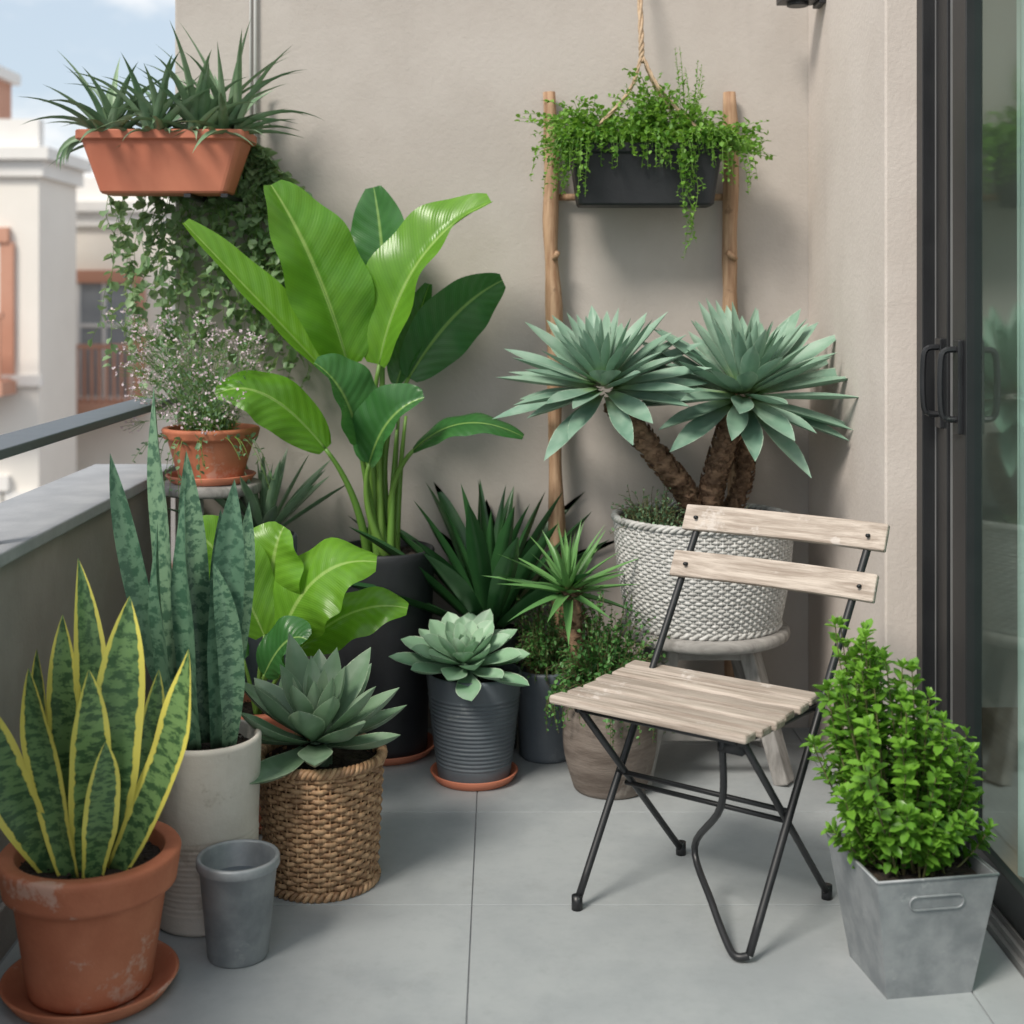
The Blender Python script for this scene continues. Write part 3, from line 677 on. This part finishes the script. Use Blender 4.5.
# 12 plant stand with mist flowers
g=group('plant_stand',(-.775,3.62,0))
mb=MB(); lathe(mb,[(0,.72),(.13,.72),(.135,.726),(.135,.742),(.13,.748),(0,.748)],n=40)
for i in range(3):
    a=i*2.09+.4; tube(mb,[(.09*math.cos(a),.09*math.sin(a),.72),(.07*math.cos(a),.07*math.sin(a),.35),(.15*math.cos(a),.15*math.sin(a),.0)],.011,8)
lathe(mb,[(.068,.34),(.078,.34),(.078,.352),(.068,.352),(.068,.34)],n=30)
mb.done('stand',M_stool,g)
g=group('potted_mist_flower',(-.775,3.62,.749)); saucer(g,.12,M_terra2); pot(g,.085,.122,.14,M_terra,.01,.008,.03,z0=.006)
mb=MB()
for i in range(150):
    a=R(0,6.283); s=Vector((.06*math.cos(a),.06*math.sin(a),.12)); tall=R(.15,.44); e=Vector((R(-.22,.14)*(.5+tall),R(-.2,.12),tall)); e.x*=1.25
    P=bez(s,(s+e)/2+Vector((0,0,.06)),e,7); strand(mb,P,.024,.020,.009,sr=.0009,start=.1,zb=.4,ml=0)
    if i%5<3:
        for q in range(10): 
            p=P[-1]+Vector((R(-.028,.028),R(-.028,.028),R(-.015,.025))); tube(mb,[P[-2],p],.0004,3,1,0,False)
            leaflet(mb,p,rdir(.3),rdir(),.008,.007,mat=2); leaflet(mb,p,rdir(.3),rdir(),.007,.006,mat=2)
for i in range(16):
    a=R(3.2,6.2); s=Vector((.1*math.cos(a),.1*math.sin(a),.12)); e=s+Vector((.08*math.cos(a)+R(-.03,.03),.06*math.sin(a),R(-.16,-.02)))
    strand(mb,bez(s,s+Vector((.05*math.cos(a),.05*math.sin(a),.03)),e,7),.02,.022,.014,start=.1)
mb.done('foliage',[L_herb2,L_stem,L_flow],g)
g=group('potted_blue_agave',(-.64,3.66,0)); pot(g,.08,.09,.60,M_slate,.01)
mb=MB(); rosette(mb,(0,0,.61),26,.26,.036,D(86),D(25),lance,.3,.1,.4,Lin=.7,r0=.02,seg=9,drop=.01); mb.done('leaves',L_agb,g)

# 13 square zinc planter with boxwood
g=group('boxwood_in_zinc_planter',(.750,2.475,0),D(9))
def frus(mb,b,t,z0,z1):
    vs=[(s*b,q*b,z0) for s,q in ((-1,-1),(1,-1),(1,1),(-1,1))]+[(s*t,q*t,z1) for s,q in ((-1,-1),(1,-1),(1,1),(-1,1))]
    mb.add(vs,[(0,3,2,1),(4,5,6,7),(0,1,5,4),(1,2,6,5),(2,3,7,6),(3,0,4,7)])
mb=MB(); frus(mb,.080,.113,0,.222); pt=mb.done('pot',M_galv,g,False)
mb=MB(); frus(mb,.078,.1075,.01,.2225); c1=mb.done('cut1',M_galv,g,False)
mb=MB(); vs=[]; w,r=.038,.0125
for side,a0 in ((1,-90),(-1,90)):
    for q in range(9): a=D(a0+q*22.5); vs.append((side*w+r*math.cos(a),r*math.sin(a)+.178))
n=len(vs); mb.add([(x,-.2,z) for x,z in vs]+[(x,-.06,z) for x,z in vs],[(i,(i+1)%n,n+(i+1)%n,n+i) for i in range(n)]+[tuple(range(n))[::-1],tuple(range(n,2*n))])
c2=mb.done('cut2',M_galv,g,False)
for c_ in (c1,c2):
    md=pt.modifiers.new('b','BOOLEAN'); md.operation='DIFFERENCE'; md.object=c_; md.solver='EXACT'
bpy.context.view_layer.update(); dg=bpy.context.evaluated_depsgraph_get()
me=bpy.data.meshes.new_from_object(pt.evaluated_get(dg)); pt.modifiers.clear(); pt.data=me
for c_ in (c1,c2): bpy.data.objects.remove(c_)
mb=MB()
sl=[(x,-(.080+(.113-.080)*z/.222)-.001,z) for x,z in vs]; tube(mb,sl+[sl[0]],.0022,6,0,0,False)
rm=.113; tube(mb,[(-rm,-rm,.222),(rm,-rm,.222),(rm,rm,.222),(-rm,rm,.222),(-rm,-rm,.222)],.0028,6)
mb.add([(-.090,-.075,.150),(.090,-.075,.150),(.095,.095,.150),(-.095,.095,.150)],[(0,1,2,3)],None,0,1)
mb.add([(-.098,-.085,.205),(.098,-.085,.205),(.098,.098,.205),(-.098,.098,.205)],[(0,1,2,3)],None,0,1)
mb.add([(-.09,-.072,.15),(.09,-.072,.15),(.098,-.085,.205),(-.098,-.085,.205)],[(0,1,2,3)],None,0,1)
mb.done('rim_and_soil',[M_galv,M_soil],g)
mb=MB()
for i in range(140):
    a=R(0,6.283); q=math.sqrt(R(0,1)); s=Vector((.07*q*math.cos(a),.07*q*math.sin(a),.19))
    f=R(0,1)**.9; zz=lerp(.27,.60,f)
    rr=.162*math.sin(math.pi*(.25+.6*f))**.8*R(.5,1.1)*(1+.2*math.sin(2*a+1))
    a2=a+R(-.6,.6); e=Vector((rr*math.cos(a2)-.06*f+.01,rr*math.sin(a2),zz+R(-.03,.02)-.12*max(0,math.cos(a2))*f))
    if i<8: e=Vector((-.11+R(-.03,.03),R(-.05,.05),R(.56,.64)))
    P=bez(s,Vector((e.x*.75+R(-.02,.02),e.y*.75,lerp(s.z,e.z,.45))),e,9)
    tube(mb,P,[lerp(.0025,.001,k_/8) for k_ in range(9)],5,1,R(0,1),False)
    rn=R(0,.45)
    for kk in range(3,9):
        for sub in range(2):
            p=P[kk] if sub==0 else (P[kk]+P[kk-1])/2; T=(P[kk]-P[kk-1]).normalized(); o=T.orthogonal().normalized(); o=Matrix.Rotation(R(0,6.3),3,T)@o
            for s_ in (0,1,2,3) if kk>5 else (0,1):
                if R(0,1)<.15: continue
                o2=Matrix.Rotation(s_*math.pi/2*(1 if kk>5 else 2)+R(-.4,.4),3,T)@o; sz=R(.7,1.35)
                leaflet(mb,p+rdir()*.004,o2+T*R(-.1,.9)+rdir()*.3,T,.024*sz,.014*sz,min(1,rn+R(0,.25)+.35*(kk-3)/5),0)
    for s_ in range(5):
        T=(P[8]-P[7]).normalized(); leaflet(mb,P[8],rdir()*.6+T,T,.02,.01,min(1,rn+.6),0)
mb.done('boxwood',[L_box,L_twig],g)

# 14 folding bistro chair
g=group('folding_bistro_chair',(.382,2.69,0),D(-36))
mb=MB()
ns=6
for i in range(ns):
    y=-.175+(i+.5)*.35/ns; z=.440-.006*math.cos((i-2.5)/2.5*1.3)
    box(mb,(R(-.004,.004)-.014,y,z),(.43,.045,.017),Matrix.Rotation(.05*(i-2.5)/2.5,3,'X'),0,(.1,.8,.3,.95,.0,.6)[i])
mb.done('seat_slats',M_slat,g,False,bevel=.005)
mb=MB()
def slat(zc,yc,x0,x1,hh,th=.016):
    vs=[];n=14; tl=D(27)
    for i in range(n+1):
        t=i/n; x=lerp(x0,x1,t); yb=.018*(1-(2*t-1)**2)
        for dy,dz in ((-th/2,-hh/2),(th/2,-hh/2),(th/2,hh/2),(-th/2,hh/2)):
            vs.append((x,yc+yb+dy*math.cos(tl)+dz*math.sin(tl),zc+dz*math.cos(tl)-dy*math.sin(tl)))
    fs=[(i*4+j,i*4+(j+1)%4,(i+1)*4+(j+1)%4,(i+1)*4+j) for i in range(n) for j in range(4)]+[(3,2,1,0),(n*4,n*4+1,n*4+2,n*4+3)]
    mb.add(vs,fs,None,R(0,.3))
slat(.752,.272,-.16,.30,.058); slat(.657,.224,-.165,.295,.058)
mb.done('back_slats',M_slat,g,False,bevel=.004)
mb=MB(); r=.008
def post(xt,xf): return [(xt,.295,.775),(lerp(xt,xf,.5),.135,.44),(xf,-.095,.014)]
tube(mb,smooth_path(post(-.125,-.21),8),r,10); tube(mb,smooth_path(post(.265,.17),8),r,10)
tube(mb,[(-.175,-.14,.425),(-.17,.27,.012)],r*.9,10); tube(mb,[(.18,-.14,.425),(.18,.25,.012)],r*.9,10)
tube(mb,smooth_path([(.135,-.135,.42),(.10,-.07,.27),(-.02,.05,.125),(.06,-.03,.06),(.125,-.09,.018),(.15,-.105,.011),(.17,-.095,.014)],6),r*.9,10)
tube(mb,[(-.19,.03,.25),(.19,.03,.25)],r*.7,8); tube(mb,[(-.185,.055,.22),(.185,.055,.22)],r*.7,8)
tube(mb,[(-.18,-.14,.422),(.185,-.14,.422)],r*.7,8); tube(mb,[(-.17,.14,.422),(.22,.14,.422)],r*.7,8)
tube(mb,[(-.175,-.15,.424),(-.17,.15,.424)],r*.8,8); tube(mb,[(.175,-.15,.424),(.2,.15,.424)],r*.8,8)
box(mb,(.15,-.12,.412),(.05,.03,.03)); 
for x,y in ((-.21,-.095),(-.17,.27),(.18,.25)): tube(mb,[(x,y,0),(x,y,.028)],.0115,10)
for xs in (-.130,.262):
    for z,y in ((.752,.272),(.657,.224)): tube(mb,[(xs,y-.012,z+.004),(xs,y+.012,z)],.004,8)
mb.done('frame',M_iron,g)

# ------------------------------------------------------------------ world, light, camera
w=bpy.data.worlds.new('World'); sc.world=w; w.use_nodes=True; nt=w.node_tree; nt.nodes.clear()
o=nt.nodes.new('ShaderNodeOutputWorld'); bg=nt.nodes.new('ShaderNodeBackground'); sk=nt.nodes.new('ShaderNodeTexSky')
sk.sky_type='NISHITA'; sk.sun_disc=False; sk.sun_elevation=D(46); sk.sun_rotation=D(219); sk.air_density=1.0; sk.dust_density=2.0; sk.ozone_density=1.0
tc=nt.nodes.new('ShaderNodeTexCoord'); mp=nt.nodes.new('ShaderNodeMapping'); mp.inputs['Scale'].default_value=(1,1,2.4)
nz=nt.nodes.new('ShaderNodeTexNoise'); nz.inputs['Scale'].default_value=3.2; nz.inputs['Detail'].default_value=6; nz.inputs['Roughness'].default_value=.6
mr=nt.nodes.new('ShaderNodeMapRange'); mr.interpolation_type='SMOOTHSTEP'; mr.inputs[1].default_value=.44; mr.inputs[2].default_value=.62; mr.inputs[3].default_value=.0; mr.inputs[4].default_value=.9
hz=nt.nodes.new('ShaderNodeMix'); hz.data_type='RGBA'; hz.inputs[0].default_value=.65; hz.inputs[7].default_value=(5.9,6.8,7.6,1)
mx=nt.nodes.new('ShaderNodeMix'); mx.data_type='RGBA'; mx.inputs[7].default_value=(9.5,9.2,8.9,1)
L=nt.links.new
L(tc.outputs['Generated'],mp.inputs[0]); L(mp.outputs[0],nz.inputs['Vector']); L(nz.outputs[0],mr.inputs[0]); L(mr.outputs[0],mx.inputs[0]); L(sk.outputs[0],hz.inputs[6]); L(hz.outputs[2],mx.inputs[6]); L(mx.outputs[2],bg.inputs[0]); L(bg.outputs[0],o.inputs[0])
bg.inputs[1].default_value=.13
sd=bpy.data.lights.new('sun','SUN'); sd.energy=3.3; sd.angle=D(17); sd.color=(1,.93,.83)
so=bpy.data.objects.new('sun',sd); sc.collection.objects.link(so)
so.rotation_euler=Vector((-.63,-.78,1.04)).to_track_quat('Z','Y').to_euler()
cd=bpy.data.cameras.new('camera'); cam=bpy.data.objects.new('camera',cd); sc.collection.objects.link(cam); sc.camera=cam
cam.location=(0,0,1.235); cam.rotation_euler=(D(90),0,0)
cd.sensor_width=36; cd.lens=47.46; cd.shift_x=.0117; cd.shift_y=-.207; cd.clip_end=3000; cd.clip_start=.05
cd.dof.use_dof=True; cd.dof.focus_distance=3.0; cd.dof.aperture_fstop=3.2
sc.view_settings.view_transform='Standard'; sc.view_settings.look='None'; sc.view_settings.exposure=0
